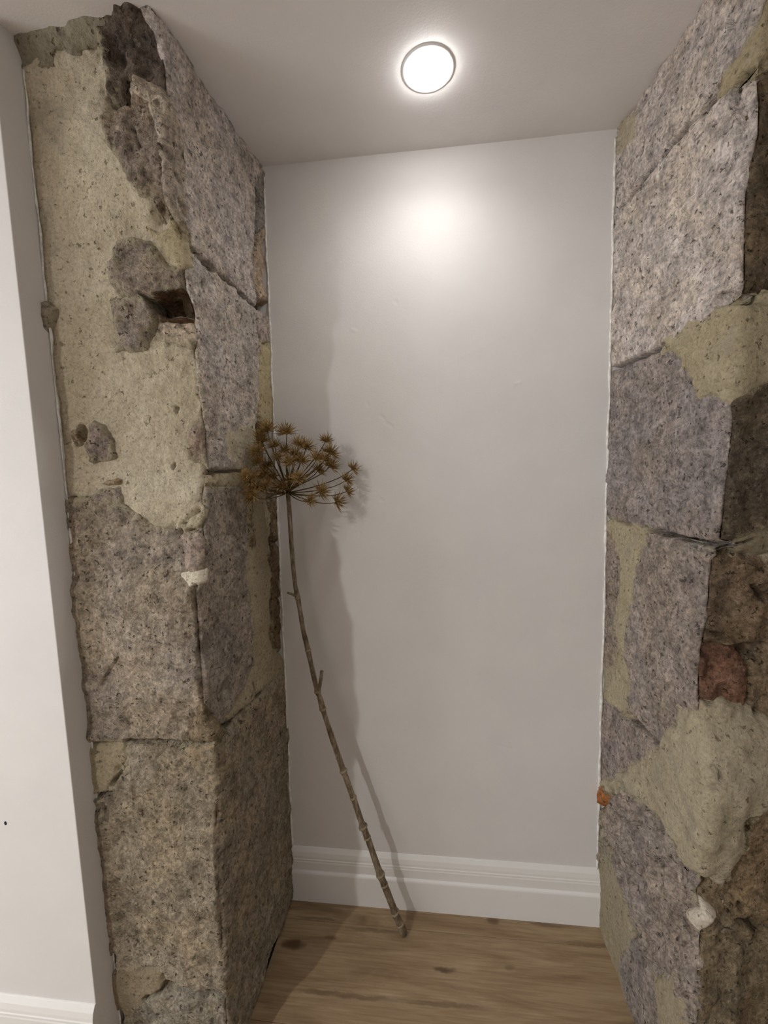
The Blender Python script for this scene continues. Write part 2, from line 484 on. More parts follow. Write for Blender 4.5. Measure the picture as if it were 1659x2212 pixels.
# ---- left
LA = [(318, 0), (343, 36), (352, 90), (358, 145), (362, 202), (357, 290), (356, 325), (355, 354), (362, 409), (367, 438), (382, 481), (402, 524), (400, 592), (425, 677), (428, 723),
      (424, 760), (428, 790), (432, 838), (438, 874), (441, 898), (448, 977), (449, 1017), (440, 1077), (441, 1107), (441, 1183), (436, 1240), (425, 1278), (430, 1354), (435, 1430), (438, 1506),
      (458, 1563), (466, 1641), (469, 1723), (471, 1887), (480, 2010), (488, 2133), (492, 2211)]
SW = StoneWall(-1, -.4542, -.4380, -.0207, -.0896, LA, (-.772, .797))
SW.grid(98, 138, 730)
SW.holes([([(412, 540), (450, 574), (500, 618), (550, 664), (576, 682)], .0045, .03), ([(446, 1020), (528, 1017)], .004, .02), ([(548, 380), (551, 520), (551, 655)], .003, .02), ([(554, 690), (557, 760)], .003, .015),
          ([(505, 985), (520, 1000)], .004, .006),
          ([(382, 880), (383, 890)], .0022, .010), ([(378, 1002), (376, 1012)], .002, .009),
          ([(544, 1478), (548, 1492)], .005, .02), ([(541, 1503)], .006, .02),
          ([(175, 925), (182, 945)], .008, .018), ([(160, 945), (168, 960)], .005, .012),
          ([(275, 1601), (330, 1602), (390, 1606), (460, 1603)], .009, .022),
          ([(205, 1718), (240, 1712)], .008, .022), ([(228, 1730), (236, 1760)], .005, .012),
          ([(248, 2060), (244, 2090)], .009, .025), ([(262, 2190), (255, 2215)], .012, .03),
          ([(315, 2155), (350, 2140), (360, 2125), (420, 2138), (485, 2150)], .007, .016),
          ([(246, 1690), (265, 1665)], .004, .012),
          ([(424, 1262), (428, 1340), (433, 1430), (438, 1500)], .006, .008),
          ([(470, 1740), (473, 1900), (482, 2050)], .008, .006),
          ([(350, 440), (348, 465)], .004, .012), ([(287, 415), (292, 405)], .002, .008),
          ([(290, 280), (302, 320)], .004, .010), ([(232, 205), (262, 225), (290, 228)], .004, .014),
          ([(400, 420), (405, 460), (407, 500)], .003, .007), ([(370, 370), (380, 395)], .004, .01), ([(552, 470), (556, 640)], .004, .01), ([(562, 500), (570, 600)], .003, .009),
          ([(470, 1575), (488, 1560)], .006, .014), ([(220, 1480), (245, 1440), (262, 1415)], .004, .006), ([(345, 1143), (348, 1150)], .004, .012),
          ([(583, 1130), (586, 1230), (590, 1400)], .005, .02), ([(596, 1250), (600, 1350)], .004, .015), ([(432, 545), (436, 580), (434, 620)], .0025, .006)])
SW.cavity([(300, 633), (332, 647), (362, 641), (382, 627), (396, 630), (408, 652), (417, 676), (416, 690), (395, 690), (360, 690), (338, 676), (322, 655)], .055)
bed_h = -.028 + .003 * SW.low + .003 * SW.mid + .0015 * SW.fin - SW.cut * .9
wsl = SW.emit('wall_stone_left', np.ones(SW.U.shape, bool), bed_h, M_MORTAR, srgb(126, 112, 88), None, skirt=0)
tag(wsl, 'rough stone pier with beige mortar on the left of the niche', 'stone wall', kind='structure')
QUEUE = []
def soft(col, t=.55):
    g = srgb(186, 176, 158); l = sum(col[:3]) / sum(g[:3])
    return tuple(c + (x * l - c) * t for c, x in zip(col[:3], g[:3])) + (1.0,)
def st(poly, col=GRANITE, **k):
    a = dict(ew=.006, ed=.003, wob=1.0); a.update(k)
    QUEUE.append((SW, 'stone', poly, M_STONE, col, wsl, a))
def mo(poly, col=BEIGE, **k):
    a = dict(low=.003, mid=.0018, fin=.0011, ew=.010, ed=.003, wob=2.8); a.update(k)
    QUEUE.append((SW, 'mortar_patch', poly, M_MORTAR, soft(col), wsl, a))
# mortar on the front face, large patch, top cove
mo([(-60, 95), (215, 88), (235, 100), (235, 300), (310, 425), (345, 470), (384, 488), (408, 528), (402, 572), (375, 600), (300, 645), (345, 720), (420, 748), (428, 800), (434, 850), (438, 880), (425, 930), (442, 1000), (447, 1030), (440, 1090), (420, 1118), (390, 1136), (335, 1140), (270, 1092), (190, 1076), (60, 1080)], BEIGE, lvl=-.001, ew=.012, label='large beige mortar patch')
mo([(-60, 40), (70, 30), (250, -5), (240, 92), (190, 100), (60, 125), (-60, 140)], OLIVE, lvl=.006, ew=.02, mid=.004, label='olive-stained mortar under the ceiling')
# stones, front face
st([(222, 45), (255, 32), (300, 10), (318, -20), (343, 36), (356, 130), (362, 200), (330, 185), (292, 168), (270, 160), (262, 212), (232, 218), (212, 190), (226, 155), (216, 115), (215, 80)], DARK, lvl=.004, low=.006, mid=.009, fin=.004, label='dark chipped stone under the ceiling')
st([(217, 232), (262, 226), (285, 232), (290, 175), (335, 190), (361, 212), (357, 300), (355, 350), (364, 430), (381, 480), (360, 478), (344, 462), (318, 425), (285, 395), (250, 340), (232, 305), (218, 280)], srgb(136, 124, 112), lvl=.003, low=.006, mid=.007, fin=.0035)
st([(240, 572), (246, 540), (266, 523), (322, 517), (346, 548), (366, 574), (399, 580), (398, 602), (380, 626), (340, 640), (322, 655), (300, 642), (258, 640), (242, 605)], srgb(140, 129, 118), lvl=.008, low=.005, mid=.003, ew=.014, ed=.006)
st([(238, 575), (250, 556), (266, 566), (264, 590), (248, 594)], srgb(150, 142, 128), lvl=.013, low=.001, ew=.008)
st([(243, 648), (300, 640), (325, 658), (336, 690), (334, 722), (318, 752), (290, 762), (250, 758), (246, 700)], srgb(142, 132, 122), lvl=.008, low=.005, mid=.004, ew=.012, ed=.006)
st([(332, 690), (380, 692), (432, 690), (430, 725), (416, 747), (375, 742), (334, 730)], srgb(190, 176, 162), lvl=.003, low=.003, mid=.002, streak=.004, tilt=(0, -.35), label='pale split stone below the deep socket')
st([(340, 640), (388, 630), (404, 655), (408, 690), (350, 690)], srgb(92, 72, 54), lvl=.012, mid=.006, label='dark stone deep in the socket')
st([(86, 660), (104, 652), (123, 670), (119, 698), (106, 722), (93, 718), (86, 690)], srgb(138, 132, 124), lvl=.010, mid=.004, label='small grey stone beside the white wall')
st([(182, 958), (190, 915), (204, 905), (226, 918), (240, 950), (246, 985), (220, 996), (196, 992)], srgb(138, 126, 120), lvl=.006, mid=.005)
st([(158, 935), (176, 922), (184, 960), (168, 965)], srgb(142, 114, 90), lvl=.004)
st([(214, 1046), (232, 1038), (268, 1035), (262, 1046), (236, 1050)], srgb(170, 124, 76), lvl=.008, ew=.004, label='small orange brick chip')
st([(190, 1080), (215, 1055), (262, 1050), (268, 1075), (262, 1088), (225, 1092)], srgb(146, 134, 130), lvl=.005)
st([(402, 962), (410, 925), (436, 900), (446, 930), (452, 1010), (430, 1000), (408, 985)], srgb(150, 136, 126), lvl=.004, mid=.004)
st([(60, 1090), (200, 1080), (262, 1096), (330, 1146), (382, 1146), (386, 1170), (402, 1215), (418, 1246), (423, 1290), (430, 1354), (435, 1430), (437, 1505), (418, 1548), (404, 1592), (300, 1594), (110, 1598), (90, 1400), (60, 1250)], BROWN, lvl=.006, low=.005, mid=.0035, fin=.002, ew=.012, label='large brown-grey speckled stone')
st([(384, 1168), (396, 1152), (436, 1142), (442, 1180), (438, 1236), (418, 1240), (398, 1205)], srgb(158, 144, 134), lvl=.007, mid=.005, fin=.001)
mo([(398, 1240), (420, 1236), (441, 1232), (437, 1254), (415, 1260)], srgb(226, 216, 196), lvl=.012, ew=.006, wob=.6, label='dab of pale plaster')
mo([(384, 1140), (420, 1112), (440, 1092), (447, 1105), (430, 1138), (400, 1150)], YELLOW, lvl=.009, ew=.008)
st([(406, 1594), (420, 1548), (440, 1524), (462, 1552), (484, 1578), (462, 1600), (430, 1606)], srgb(128, 116, 98), lvl=.014, low=.006, ew=.02, ed=.008, label='grey stone lump on the edge')
mo([(110, 1604), (272, 1610), (276, 1640), (262, 1662), (244, 1694), (205, 1714), (120, 1714)], srgb(178, 162, 124), lvl=.005)
# quoin wrapping the arris at the foot
st([(120, 1722), (235, 1708), (255, 1680), (275, 1645), (280, 1612), (400, 1612), (465, 1612), (492, 1584), (540, 1528), (585, 1480), (612, 1452), (624, 1600), (632, 1780), (640, 1905), (590, 2040), (545, 2180), (520, 2260), (494, 2240), (488, 2135), (420, 2126), (358, 2118), (340, 2090), (170, 2100), (150, 1990), (130, 1850)], srgb(144, 134, 118), lvl=.006, low=.005, mid=.003, fin=.002, ew=.014, label='tall foot stone wrapping the edge of the pier')
st([(160, 2225), (300, 2165), (352, 2146), (420, 2146), (489, 2150), (493, 2260), (500, 2330), (160, 2330)], srgb(136, 130, 118), lvl=.004)
mo([(150, 2105), (300, 2085), (345, 2098), (352, 2125), (318, 2155), (270, 2200), (160, 2220)], srgb(160, 142, 108), lvl=.004)
mo([(400, 1615), (462, 1612), (472, 1640), (466, 1700), (440, 1670), (410, 1640)], srgb(176, 150, 110), lvl=.006, mid=.004, ew=.012)
# chipped, streaky edge between front face and reveal
st([(292, 166), (335, 186), (362, 202), (385, 300), (398, 420), (409, 524), (386, 486), (366, 440), (354, 362), (352, 320), (345, 262), (318, 214), (290, 200)], srgb(176, 165, 152), lvl=.009, low=.004, mid=.003, streak=.006, ew=.008, label='splintered streaky stone edge')
mo([(330, 505), (352, 486), (384, 492), (410, 528), (404, 572), (388, 582), (362, 560)], srgb(196, 180, 132), lvl=.008, mid=.003, label='yellow mortar lump on the edge')
# reveal
st([(318, -20), (345, 40), (450, 195), (560, 358), (548, 400), (547, 520), (549, 600), (549, 656), (500, 612), (450, 568), (410, 532), (386, 485), (366, 440), (355, 370), (358, 300), (362, 205), (356, 130)], PURPLE, lvl=.005, low=.004, mid=.0026, ew=.012, label='long pale purple-grey stone under the ceiling')
st([(552, 378), (566, 372), (570, 480), (556, 500)], GREY, lvl=.006)
st([(556, 510), (570, 490), (578, 655), (556, 640)], srgb(176, 158, 140), lvl=.005)
st([(412, 544), (450, 580), (500, 624), (548, 668), (553, 720), (556, 820), (553, 905), (548, 940), (540, 1000), (520, 1014), (452, 1018), (448, 960), (441, 896), (434, 850), (428, 790), (426, 715), (426, 678), (402, 600), (403, 560)], GRANITE, lvl=.005, low=.004, mid=.0026, label='pale granite stone in the middle of the reveal')
mo([(480, 935), (520, 910), (548, 900), (556, 960), (545, 1012), (510, 1014), (480, 990), (470, 960)], srgb(206, 194, 166), lvl=.007, ew=.02, ed=.006)
st([(555, 672), (582, 684), (588, 738), (562, 742), (555, 715)], srgb(178, 166, 160), lvl=.006)
mo([(556, 742), (592, 736), (604, 905), (600, 915), (562, 915), (556, 840)], srgb(206, 186, 128), lvl=.004, label='yellow mortar beside the back wall')
mo([(440, 1022), (520, 1020), (530, 1040), (500, 1052), (444, 1055)], srgb(196, 180, 140), lvl=.004)
st([(442, 1050), (500, 1050), (526, 1062), (534, 1200), (545, 1350), (546, 1436), (500, 1528), (478, 1568), (458, 1560), (440, 1510), (435, 1430), (430, 1350), (424, 1280), (440, 1240), (443, 1180), (442, 1100)], srgb(150, 141, 132), lvl=.005, low=.004, mid=.0028)
mo([(528, 1055), (575, 1060), (582, 1240), (588, 1398), (600, 1420), (622, 1416), (618, 1448), (592, 1470), (555, 1506), (500, 1552), (488, 1552), (512, 1510), (548, 1440), (546, 1350), (534, 1200)], srgb(180, 166, 130), lvl=.003, ew=.014, label='streaked beige mortar strip')
st([(531, 1070), (542, 1065), (548, 1180), (536, 1205)], srgb(112, 98, 78), lvl=.005, ew=.012)
for seg in ([(578, 1080), (600, 1076), (606, 1170), (583, 1165)], [(584, 1172), (606, 1178), (610, 1290), (587, 1285)], [(588, 1292), (610, 1298), (616, 1392), (600, 1408), (591, 1396)]):
    st(seg, srgb(116, 100, 80), lvl=.001, mid=.005, ew=.007)
st([(560, 1020), (600, 1000), (606, 1070), (566, 1072)], srgb(140, 130, 116), lvl=.003)

# ---- right
RA = [(1660, -40), (1650, 20), (1642, 100), (1637, 162), (1634, 177), (1638, 223), (1636, 291), (1621, 329), (1613, 367), (1608, 456), (1606, 557), (1606, 616), (1599, 651), (1597, 700), (1593, 763), (1591, 793), (1586, 831), (1580, 856), (1580, 920), (1573, 983), (1567, 1046), (1560, 1118), (1552, 1169), (1534, 1202),
      (1527, 1308), (1522, 1346), (1512, 1396), (1507, 1455), (1505, 1498), (1508, 1536), (1524, 1600), (1531, 1628), (1535, 1683), (1538, 1725), (1531, 1780), (1513, 1877), (1502, 1932), (1516, 1968), (1512, 2001), (1507, 2070), (1505, 2126), (1502, 2209)]
SR = StoneWall(1, .4832, .4727, -.010, .098, RA, (1.02, .86))
SR.grid(110, 138, 730)
SR.holes([([(1336, 458), (1348, 446), (1424, 355), (1487, 275), (1525, 230)], .005, .03), ([(1318, 798), (1345, 789), (1440, 751)], .0045, .025), ([(1400, 1143), (1470, 1161), (1548, 1178), (1580, 1172)], .005, .025),
          ([(1391, 537), (1392, 545)], .007, .03), ([(1594, 190), (1598, 235), (1610, 270)], .008, .03), ([(1575, 45), (1588, 60), (1600, 40)], .006, .02), ([(1530, 228), (1555, 190)], .008, .03), ([(1545, 275), (1552, 262)], .003, .008),
          ([(1490, 400), (1493, 408)], .005, .008), ([(1428, 510), (1438, 500)], .003, .006), ([(1560, 648), (1585, 646), (1610, 650), (1632, 640)], .010, .03), ([(1436, 747), (1446, 744)], .005, .012),
          ([(1350, 785), (1440, 748)], .003, .010), ([(1605, 166), (1640, 160)], .007, .02), ([(1440, 665), (1460, 640)], .003, .005),
          ([(1405, 1146), (1440, 1158), (1475, 1164)], .004, .014), ([(1342, 1225), (1341, 1320), (1336, 1400)], .004, .014), ([(1370, 1430), (1371, 1440)], .006, .010), ([(1333, 1440), (1333, 1460)], .004, .012),
          ([(1345, 1540), (1395, 1580), (1430, 1625)], .004, .012), ([(1325, 1545), (1322, 1575)], .006, .02), ([(1310, 1500), (1312, 1510)], .005, .012), ([(1310, 1512), (1345, 1545)], .0035, .010),
          ([(1390, 2040), (1394, 2050)], .008, .03), ([(1386, 1775), (1380, 1800), (1378, 1820)], .006, .016), ([(1341, 1755), (1360, 1775), (1372, 1778)], .004, .012), ([(1351, 1884)], .005, .014),
          ([(1390, 1960), (1395, 2020)], .003, .008), ([(1476, 1965), (1484, 2030)], .010, .014), ([(1420, 1850), (1440, 1920)], .004, .010), ([(1400, 1800), (1418, 1850), (1440, 1870)], .005, .010), ([(1445, 1770), (1460, 1820)], .005, .010), ([(1440, 1990), (1465, 2080)], .005, .010), ([(1330, 1748), (1336, 1760)], .008, .02), ([(1295, 1750), (1300, 1790)], .007, .02), ([(1300, 1800), (1303, 1850)], .006, .015),
          ([(1540, 1648), (1546, 1660), (1540, 1705)], .004, .010), ([(1600, 1958), (1606, 1962)], .007, .02), ([(1622, 1992), (1640, 2016)], .007, .02), ([(1540, 1974), (1570, 2000), (1572, 2012)], .005, .014),
          ([(1477, 2122)], .006, .02), ([(1560, 1172), (1590, 1180), (1630, 1165)], .006, .018), ([(1625, 1265), (1650, 1290)], .005, .015), ([(1520, 1362), (1560, 1370)], .005, .016), ([(1506, 1510), (1540, 1520)], .006, .014), ([(1600, 1400), (1640, 1420)], .006, .014),
          ([(1315, 1300), (1314, 1420)], .002, .005)])
bed_h = -.028 + .003 * SR.low + .003 * SR.mid + .0015 * SR.fin - SR.cut * .9
wsr = SR.emit('wall_stone_right', np.ones(SR.U.shape, bool), bed_h, M_MORTAR, srgb(120, 106, 84), None, skirt=0)
tag(wsr, 'rough stone pier with beige mortar on the right of the niche', 'stone wall', kind='structure')
def st2(poly, col=GRANITE, **k):
    a = dict(ew=.006, ed=.003, wob=1.0); a.update(k)
    QUEUE.append((SR, 'stone', poly, M_STONE, col, wsr, a))
def mo2(poly, col=BEIGE, **k):
    a = dict(low=.003, mid=.0018, fin=.0011, ew=.010, ed=.003, wob=2.8); a.update(k)
    QUEUE.append((SR, 'mortar_patch', poly, M_MORTAR, soft(col), wsr, a))
st2([(1330, 282), (1345, 272), (1530, -10), (1570, -60), (1652, -20), (1640, 60), (1600, 118), (1552, 182), (1520, 228), (1484, 268), (1420, 348), (1340, 448), (1325, 440)], PURPLE, lvl=.005, low=.004, label='slanting purple-grey stone below the ceiling')
mo2([(1332, 300), (1345, 275), (1372, 252), (1388, 270), (1390, 300), (1368, 322), (1350, 336), (1336, 330)], srgb(196, 184, 156), lvl=.008, ew=.008)
mo2([(1655, 25), (1690, 20), (1690, 135), (1655, 142), (1614, 166), (1584, 184), (1540, 230), (1535, 224), (1562, 176), (1620, 96)], srgb(184, 166, 122), lvl=.004, label='wedge of beige mortar near the ceiling')
st2([(1325, 470), (1345, 452), (1424, 360), (1490, 280), (1538, 236), (1588, 190), (1636, 176), (1640, 230), (1637, 290), (1622, 330), (1611, 400), (1607, 500), (1606, 616), (1598, 648), (1560, 652), (1541, 690), (1520, 706), (1440, 744), (1345, 784), (1310, 796), (1315, 600)], PURPLE, lvl=.006, low=.005, mid=.0032, fin=.002, label='largest pale granite stone of the right reveal')
st2([(1310, 806), (1345, 794), (1440, 756), (1490, 740), (1500, 790), (1512, 826), (1578, 860), (1580, 920), (1573, 983), (1566, 1050), (1560, 1118), (1552, 1164), (1530, 1172), (1470, 1158), (1400, 1140), (1300, 1118), (1302, 1000)], srgb(146, 138, 136), lvl=.005, low=.005, mid=.003, fin=.002, label='grey granite stone between two joints')
mo2([(1440, 748), (1500, 712), (1540, 697), (1566, 656), (1600, 660), (1640, 648), (1700, 630), (1700, 800), (1659, 812), (1590, 850), (1578, 856), (1514, 826), (1498, 780), (1488, 750), (1450, 756)], srgb(184, 170, 130), lvl=.010, low=.004, mid=.003, ew=.018, label='beige mortar wrapped over the edge')
st2([(1402, 1152), (1470, 1168), (1544, 1198), (1533, 1206), (1528, 1308), (1513, 1396), (1507, 1500), (1508, 1540), (1470, 1562), (1440, 1612), (1420, 1602), (1390, 1562), (1358, 1536), (1360, 1450), (1375, 1250), (1384, 1190)], srgb(152, 142, 136), lvl=.006, low=.004, mid=.003, fin=.002)
st2([(1488, 1168), (1546, 1176), (1548, 1192), (1490, 1186)], GREY, lvl=.008, ew=.004)
mo2([(1300, 1118), (1345, 1130), (1402, 1142), (1402, 1172), (1376, 1222), (1370, 1330), (1356, 1440), (1372, 1475), (1356, 1545), (1340, 1536), (1308, 1500), (1330, 1440), (1338, 1400), (1345, 1230), (1325, 1160), (1296, 1150)], srgb(186, 172, 134), lvl=.006, label='upright beige mortar strip')
st2([(1295, 1150), (1330, 1160), (1343, 1240), (1338, 1400), (1330, 1440), (1288, 1440)], srgb(146, 134, 124), lvl=.003, low=.004)
mo2([(1262, 1425), (1335, 1430), (1342, 1500), (1312, 1512), (1262, 1512)], srgb(176, 162, 130), lvl=.002)
st2([(1284, 1500), (1308, 1506), (1345, 1548), (1400, 1592), (1428, 1626), (1400, 1642), (1330, 1690), (1280, 1690)], srgb(150, 140, 136), lvl=.004)
mo2([(1474, 1538), (1510, 1546), (1560, 1530), (1625, 1540), (1700, 1580), (1700, 1745), (1659, 1750), (1620, 1772), (1606, 1830), (1592, 1870), (1560, 1900), (1510, 1892), (1475, 1852), (1450, 1800), (1430, 1762), (1400, 1742), (1350, 1702), (1280, 1705), (1300, 1685), (1340, 1680), (1400, 1638), (1430, 1602)], srgb(186, 174, 142), lvl=.012, low=.004, mid=.003, ew=.02, ed=.006, label='big beige mortar patch over the edge')
st2([(1345, 1692), (1400, 1742), (1430, 1772), (1470, 1852), (1512, 1896), (1500, 1932), (1516, 1985), (1510, 2070), (1507, 2126), (1502, 2260), (1498, 2330), (1440, 2300), (1400, 2110), (1372, 1990), (1340, 1900), (1312, 1790), (1316, 1745)], srgb(152, 142, 136), lvl=.007, low=.007, mid=.008, fin=.004, streak=.004, label='fractured purple-grey stone at the foot')
st2([(1288, 1694), (1311, 1697), (1313, 1730), (1302, 1742), (1290, 1726)], srgb(158, 104, 62), lvl=.012, ew=.004, label='orange brick chip at the back wall')
st2([(1280, 1745), (1312, 1745), (1318, 1800), (1322, 1860), (1275, 1870)], srgb(150, 140, 126), lvl=.003, mid=.007)
mo2([(1278, 1850), (1320, 1862), (1338, 1910), (1352, 1975), (1366, 2030), (1384, 2110), (1400, 2230), (1366, 2250), (1320, 2090), (1285, 1990)], srgb(170, 156, 122), lvl=.003, label='beige mortar above the floor')
mo2([(1425, 2130), (1480, 2125), (1495, 2210), (1498, 2300), (1440, 2300)], srgb(178, 164, 130), lvl=.012, ew=.02)
st2([(1340, 2060), (1380, 2020), (1410, 2130), (1440, 2260), (1440, 2340), (1390, 2330), (1360, 2200)], srgb(140, 132, 128), lvl=.004)
mo2([(1494, 1968), (1520, 1962), (1538, 1970), (1522, 1992), (1512, 2006), (1498, 1990)], srgb(214, 206, 196), lvl=.014, ew=.006, wob=.6, label='dab of white plaster')
# front face of the right pier
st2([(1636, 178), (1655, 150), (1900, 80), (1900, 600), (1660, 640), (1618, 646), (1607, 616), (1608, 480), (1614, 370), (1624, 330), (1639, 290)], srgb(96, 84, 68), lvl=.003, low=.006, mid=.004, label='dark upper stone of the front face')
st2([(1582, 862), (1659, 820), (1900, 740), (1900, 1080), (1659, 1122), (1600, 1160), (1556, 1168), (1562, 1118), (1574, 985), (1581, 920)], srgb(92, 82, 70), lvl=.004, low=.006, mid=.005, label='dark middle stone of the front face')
mo2([(1588, 1172), (1659, 1128), (1900, 1070), (1900, 1180), (1660, 1196), (1610, 1192)], srgb(150, 138, 108), lvl=.000)
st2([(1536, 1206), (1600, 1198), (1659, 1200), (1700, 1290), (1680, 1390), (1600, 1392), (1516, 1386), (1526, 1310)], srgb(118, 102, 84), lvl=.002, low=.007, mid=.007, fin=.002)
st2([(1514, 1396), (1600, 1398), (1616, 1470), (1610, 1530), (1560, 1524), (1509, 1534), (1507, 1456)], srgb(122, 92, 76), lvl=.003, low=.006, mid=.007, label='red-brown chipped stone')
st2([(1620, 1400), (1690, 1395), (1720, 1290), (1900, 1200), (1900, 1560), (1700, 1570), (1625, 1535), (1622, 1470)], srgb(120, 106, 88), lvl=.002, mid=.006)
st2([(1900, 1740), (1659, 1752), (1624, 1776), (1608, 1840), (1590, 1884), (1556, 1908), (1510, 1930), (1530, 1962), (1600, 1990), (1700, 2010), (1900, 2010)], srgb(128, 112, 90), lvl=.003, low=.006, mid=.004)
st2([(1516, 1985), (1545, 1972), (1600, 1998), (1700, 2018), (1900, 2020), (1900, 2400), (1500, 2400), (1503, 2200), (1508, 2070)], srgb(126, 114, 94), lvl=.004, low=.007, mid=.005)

for W_ in (SW, SR):
    dm = np.full(W_.U.shape, -1.0)
    for (w, nm, poly, *_r) in QUEUE:
        if w is W_ and nm == 'mortar_patch':
            dm = np.maximum(dm, sdf([w.uv(*p) for p in poly], w.U, w.V))
    W_.lime_all = np.clip(1 + dm / .05, 0, 1) ** 1.5
for (w, nm, poly, mat, col, par, kw) in QUEUE:
    w.piece(nm, poly, mat, col, par, **kw)

# ------------------------------------------------------------------ plain shell
def ngrid(name, o, ux, uy, nx, ny, amp, mat, label, cat, marks=()):
    """flat wall with very slight hand-plastered undulation"""
    o = np.array(o, float); ux = np.array(ux, float); uy = np.array(uy, float)
    a, b = np.meshgrid(np.linspace(0, 1, nx), np.linspace(0, 1, ny))
    P = o + a[..., None] * ux + b[..., None] * uy
    n = np.cross(ux, uy); n /= np.linalg.norm(n)
    P = P + n * (amp * (vnoise(P, 5, 3.) + .4 * vnoise(P, 17, 8.)))[..., None]
    for path, w, dep in marks:
        d = polydist([(q[0], q[2]) for q in path], P[..., 0], P[..., 2])
        P = P - n * (dep * np.clip(1.4 * (1 - d / w), 0, 1))[..., None]
    idx = np.arange(nx * ny).reshape(ny, nx)
    q = np.stack([idx[:-1, :-1], idx[:-1, 1:], idx[1:, 1:], idx[1:, :-1]], -1).reshape(-1, 4)
    me = quad_mesh(name, P.reshape(-1, 3), q)
    ob = link(name, me, mat)
    return tag(ob, label, cat, kind='structure')
ngrid('wall_back', (-.62, YB, -.01), (1.30, 0, 0), (0, 0, H + .02), 330, 560, .0009, M_WALL, 'smooth pale grey-white plaster wall at the back of the niche', 'wall', marks=[([on_y(a, b, YB) for a, b in p], w, d) for p, w, d in (
    ([(822, 898), (830, 905)], .004, .0012), ([(833, 912), (848, 922)], .004, .0010), ([(1112, 830), (1124, 826)], .005, -.0010), ([(778, 1150), (776, 1160)], .004, .0010), ([(822, 1078), (828, 1082)], .004, .0010),
    ([(960, 790), (1040, 750), (1120, 705)], .008, -.0003), ([(1004, 600), (1007, 630)], .005, -.0007), ([(792, 870), (796, 876)], .004, .001), ([(1080, 1612), (1105, 1618)], .004, .0009), ([(853, 650), (858, 656)], .004, .001), ([(760, 712), (768, 716)], .004, -.001))])
bm = bmesh.new()
prism_bm(bm, [(XS, YW), (XW, YW), (-.7475, .83), (-.7475, 1.22), (XS, 1.22)], -.01, H + .01)
wl = bm_obj('wall_left', bm, M_WALL, bevel=.0015)
tag(wl, 'white plastered wall with a sharp corner beside the left stone pier', 'wall', kind='structure')
P = on_y(12, 1778, YW)
V, F = lathe([(.0001, .0012), (.0024, .0014), (.0036, .0008), (.004, 0)], 10)
me = mesh_np('screw_hole', [(P[0] + v[0] * .8, YW - v[2], P[2] + v[1] * 1.15) for v in V], F)
link('screw_hole', me, NT('hole_dark').done(srgb(46, 40, 62), .9), wl)
def shell(name, lo, hi, mat, label, cat):
    bm = bmesh.new(); box_bm(bm, lo, hi)
    return tag(bm_obj(name, bm, mat), label, cat, kind='structure')
shell('wall_right', (.96, .842, -.01), (1.9, 1.22, H + .01), M_WALL, 'plain plastered wall to the right of the right stone pier', 'wall')
shell('wall_rear', (XS - .1, -2.5, -.01), (1.9, -2.4, H + .01), M_WALL, 'plain white wall behind the camera', 'wall')
bm = bmesh.new()
y0, y1, z0, z1 = FILL_WIN
for lo, hi in (((XS - .1, -2.4, -.01), (XS, y0, H + .01)), ((XS - .1, y1, -.01), (XS, 1.22, H + .01)), ((XS - .1, y0, -.01), (XS, y1, z0)), ((XS - .1, y0, z1), (XS, y1, H + .01))):
    box_bm(bm, lo, hi)
tag(bm_obj('wall_side_left', bm, M_WALL), 'plain white side wall far to the left, with an added fill window', 'wall', kind='structure')
wn = bpy.data.objects.new('fill_window_1', None); COL.objects.link(wn); wn.location = (XS - .06, (y0 + y1) / 2, z0)  # out-of-view window, added to let in soft fill light
tag(wn, 'white framed window added to the unseen side wall for fill light', 'window', kind='structure')
bm = bmesh.new(); ym = (y1 - y0) / 2; hh = z1 - z0
for lo, hi in (((-.02, -ym, 0), (.02, ym, .05)), ((-.02, -ym, hh - .05), (.02, ym, hh)), ((-.02, -ym, .05), (.02, -ym + .05, hh - .05)), ((-.02, ym - .05, .05), (.02, ym, hh - .05)), ((-.02, -.03, .05), (.02, .03, hh - .05))):
    box_bm(bm, lo, hi)
bm_obj('fill_window_frame', bm, M_SKIRT, wn)
kg = NT('fill_window_glass'); tr = kg.n.new('ShaderNodeBsdfTransparent'); gl = kg.n.new('ShaderNodeBsdfGlossy'); gl.inputs['Roughness'].default_value = .02
mx = kg.n.new('ShaderNodeMixShader'); mx.inputs[0].default_value = .06
kg.t.links.new(tr.outputs[0], mx.inputs[1]); kg.t.links.new(gl.outputs[0], mx.inputs[2]); kg.t.links.new(mx.outputs[0], kg.n['Material Output'].inputs[0])
for a, b in ((-ym + .05, -.03), (.03, ym - .05)):
    bm = bmesh.new(); box_bm(bm, (-.003, a, .05), (.003, b, hh - .05)); bm_obj('pane', bm, kg.m, wn)
pd = bpy.data.lights.new('sky_portal', 'AREA'); pd.shape = 'RECTANGLE'; pd.size = y1 - y0; pd.size_y = z1 - z0; pd.cycles.is_portal = True
po = bpy.data.objects.new('sky_portal', pd); COL.objects.link(po); po.location = (XS - .105, (y0 + y1) / 2, (z0 + z1) / 2)
po.rotation_euler = Vector((1, 0, 0)).to_track_quat('-Z', 'Y').to_euler()
shell('wall_side_right', (1.8, -2.4, -.01), (1.9, .842, H + .01), M_WALL, 'plain white side wall far to the right', 'wall')
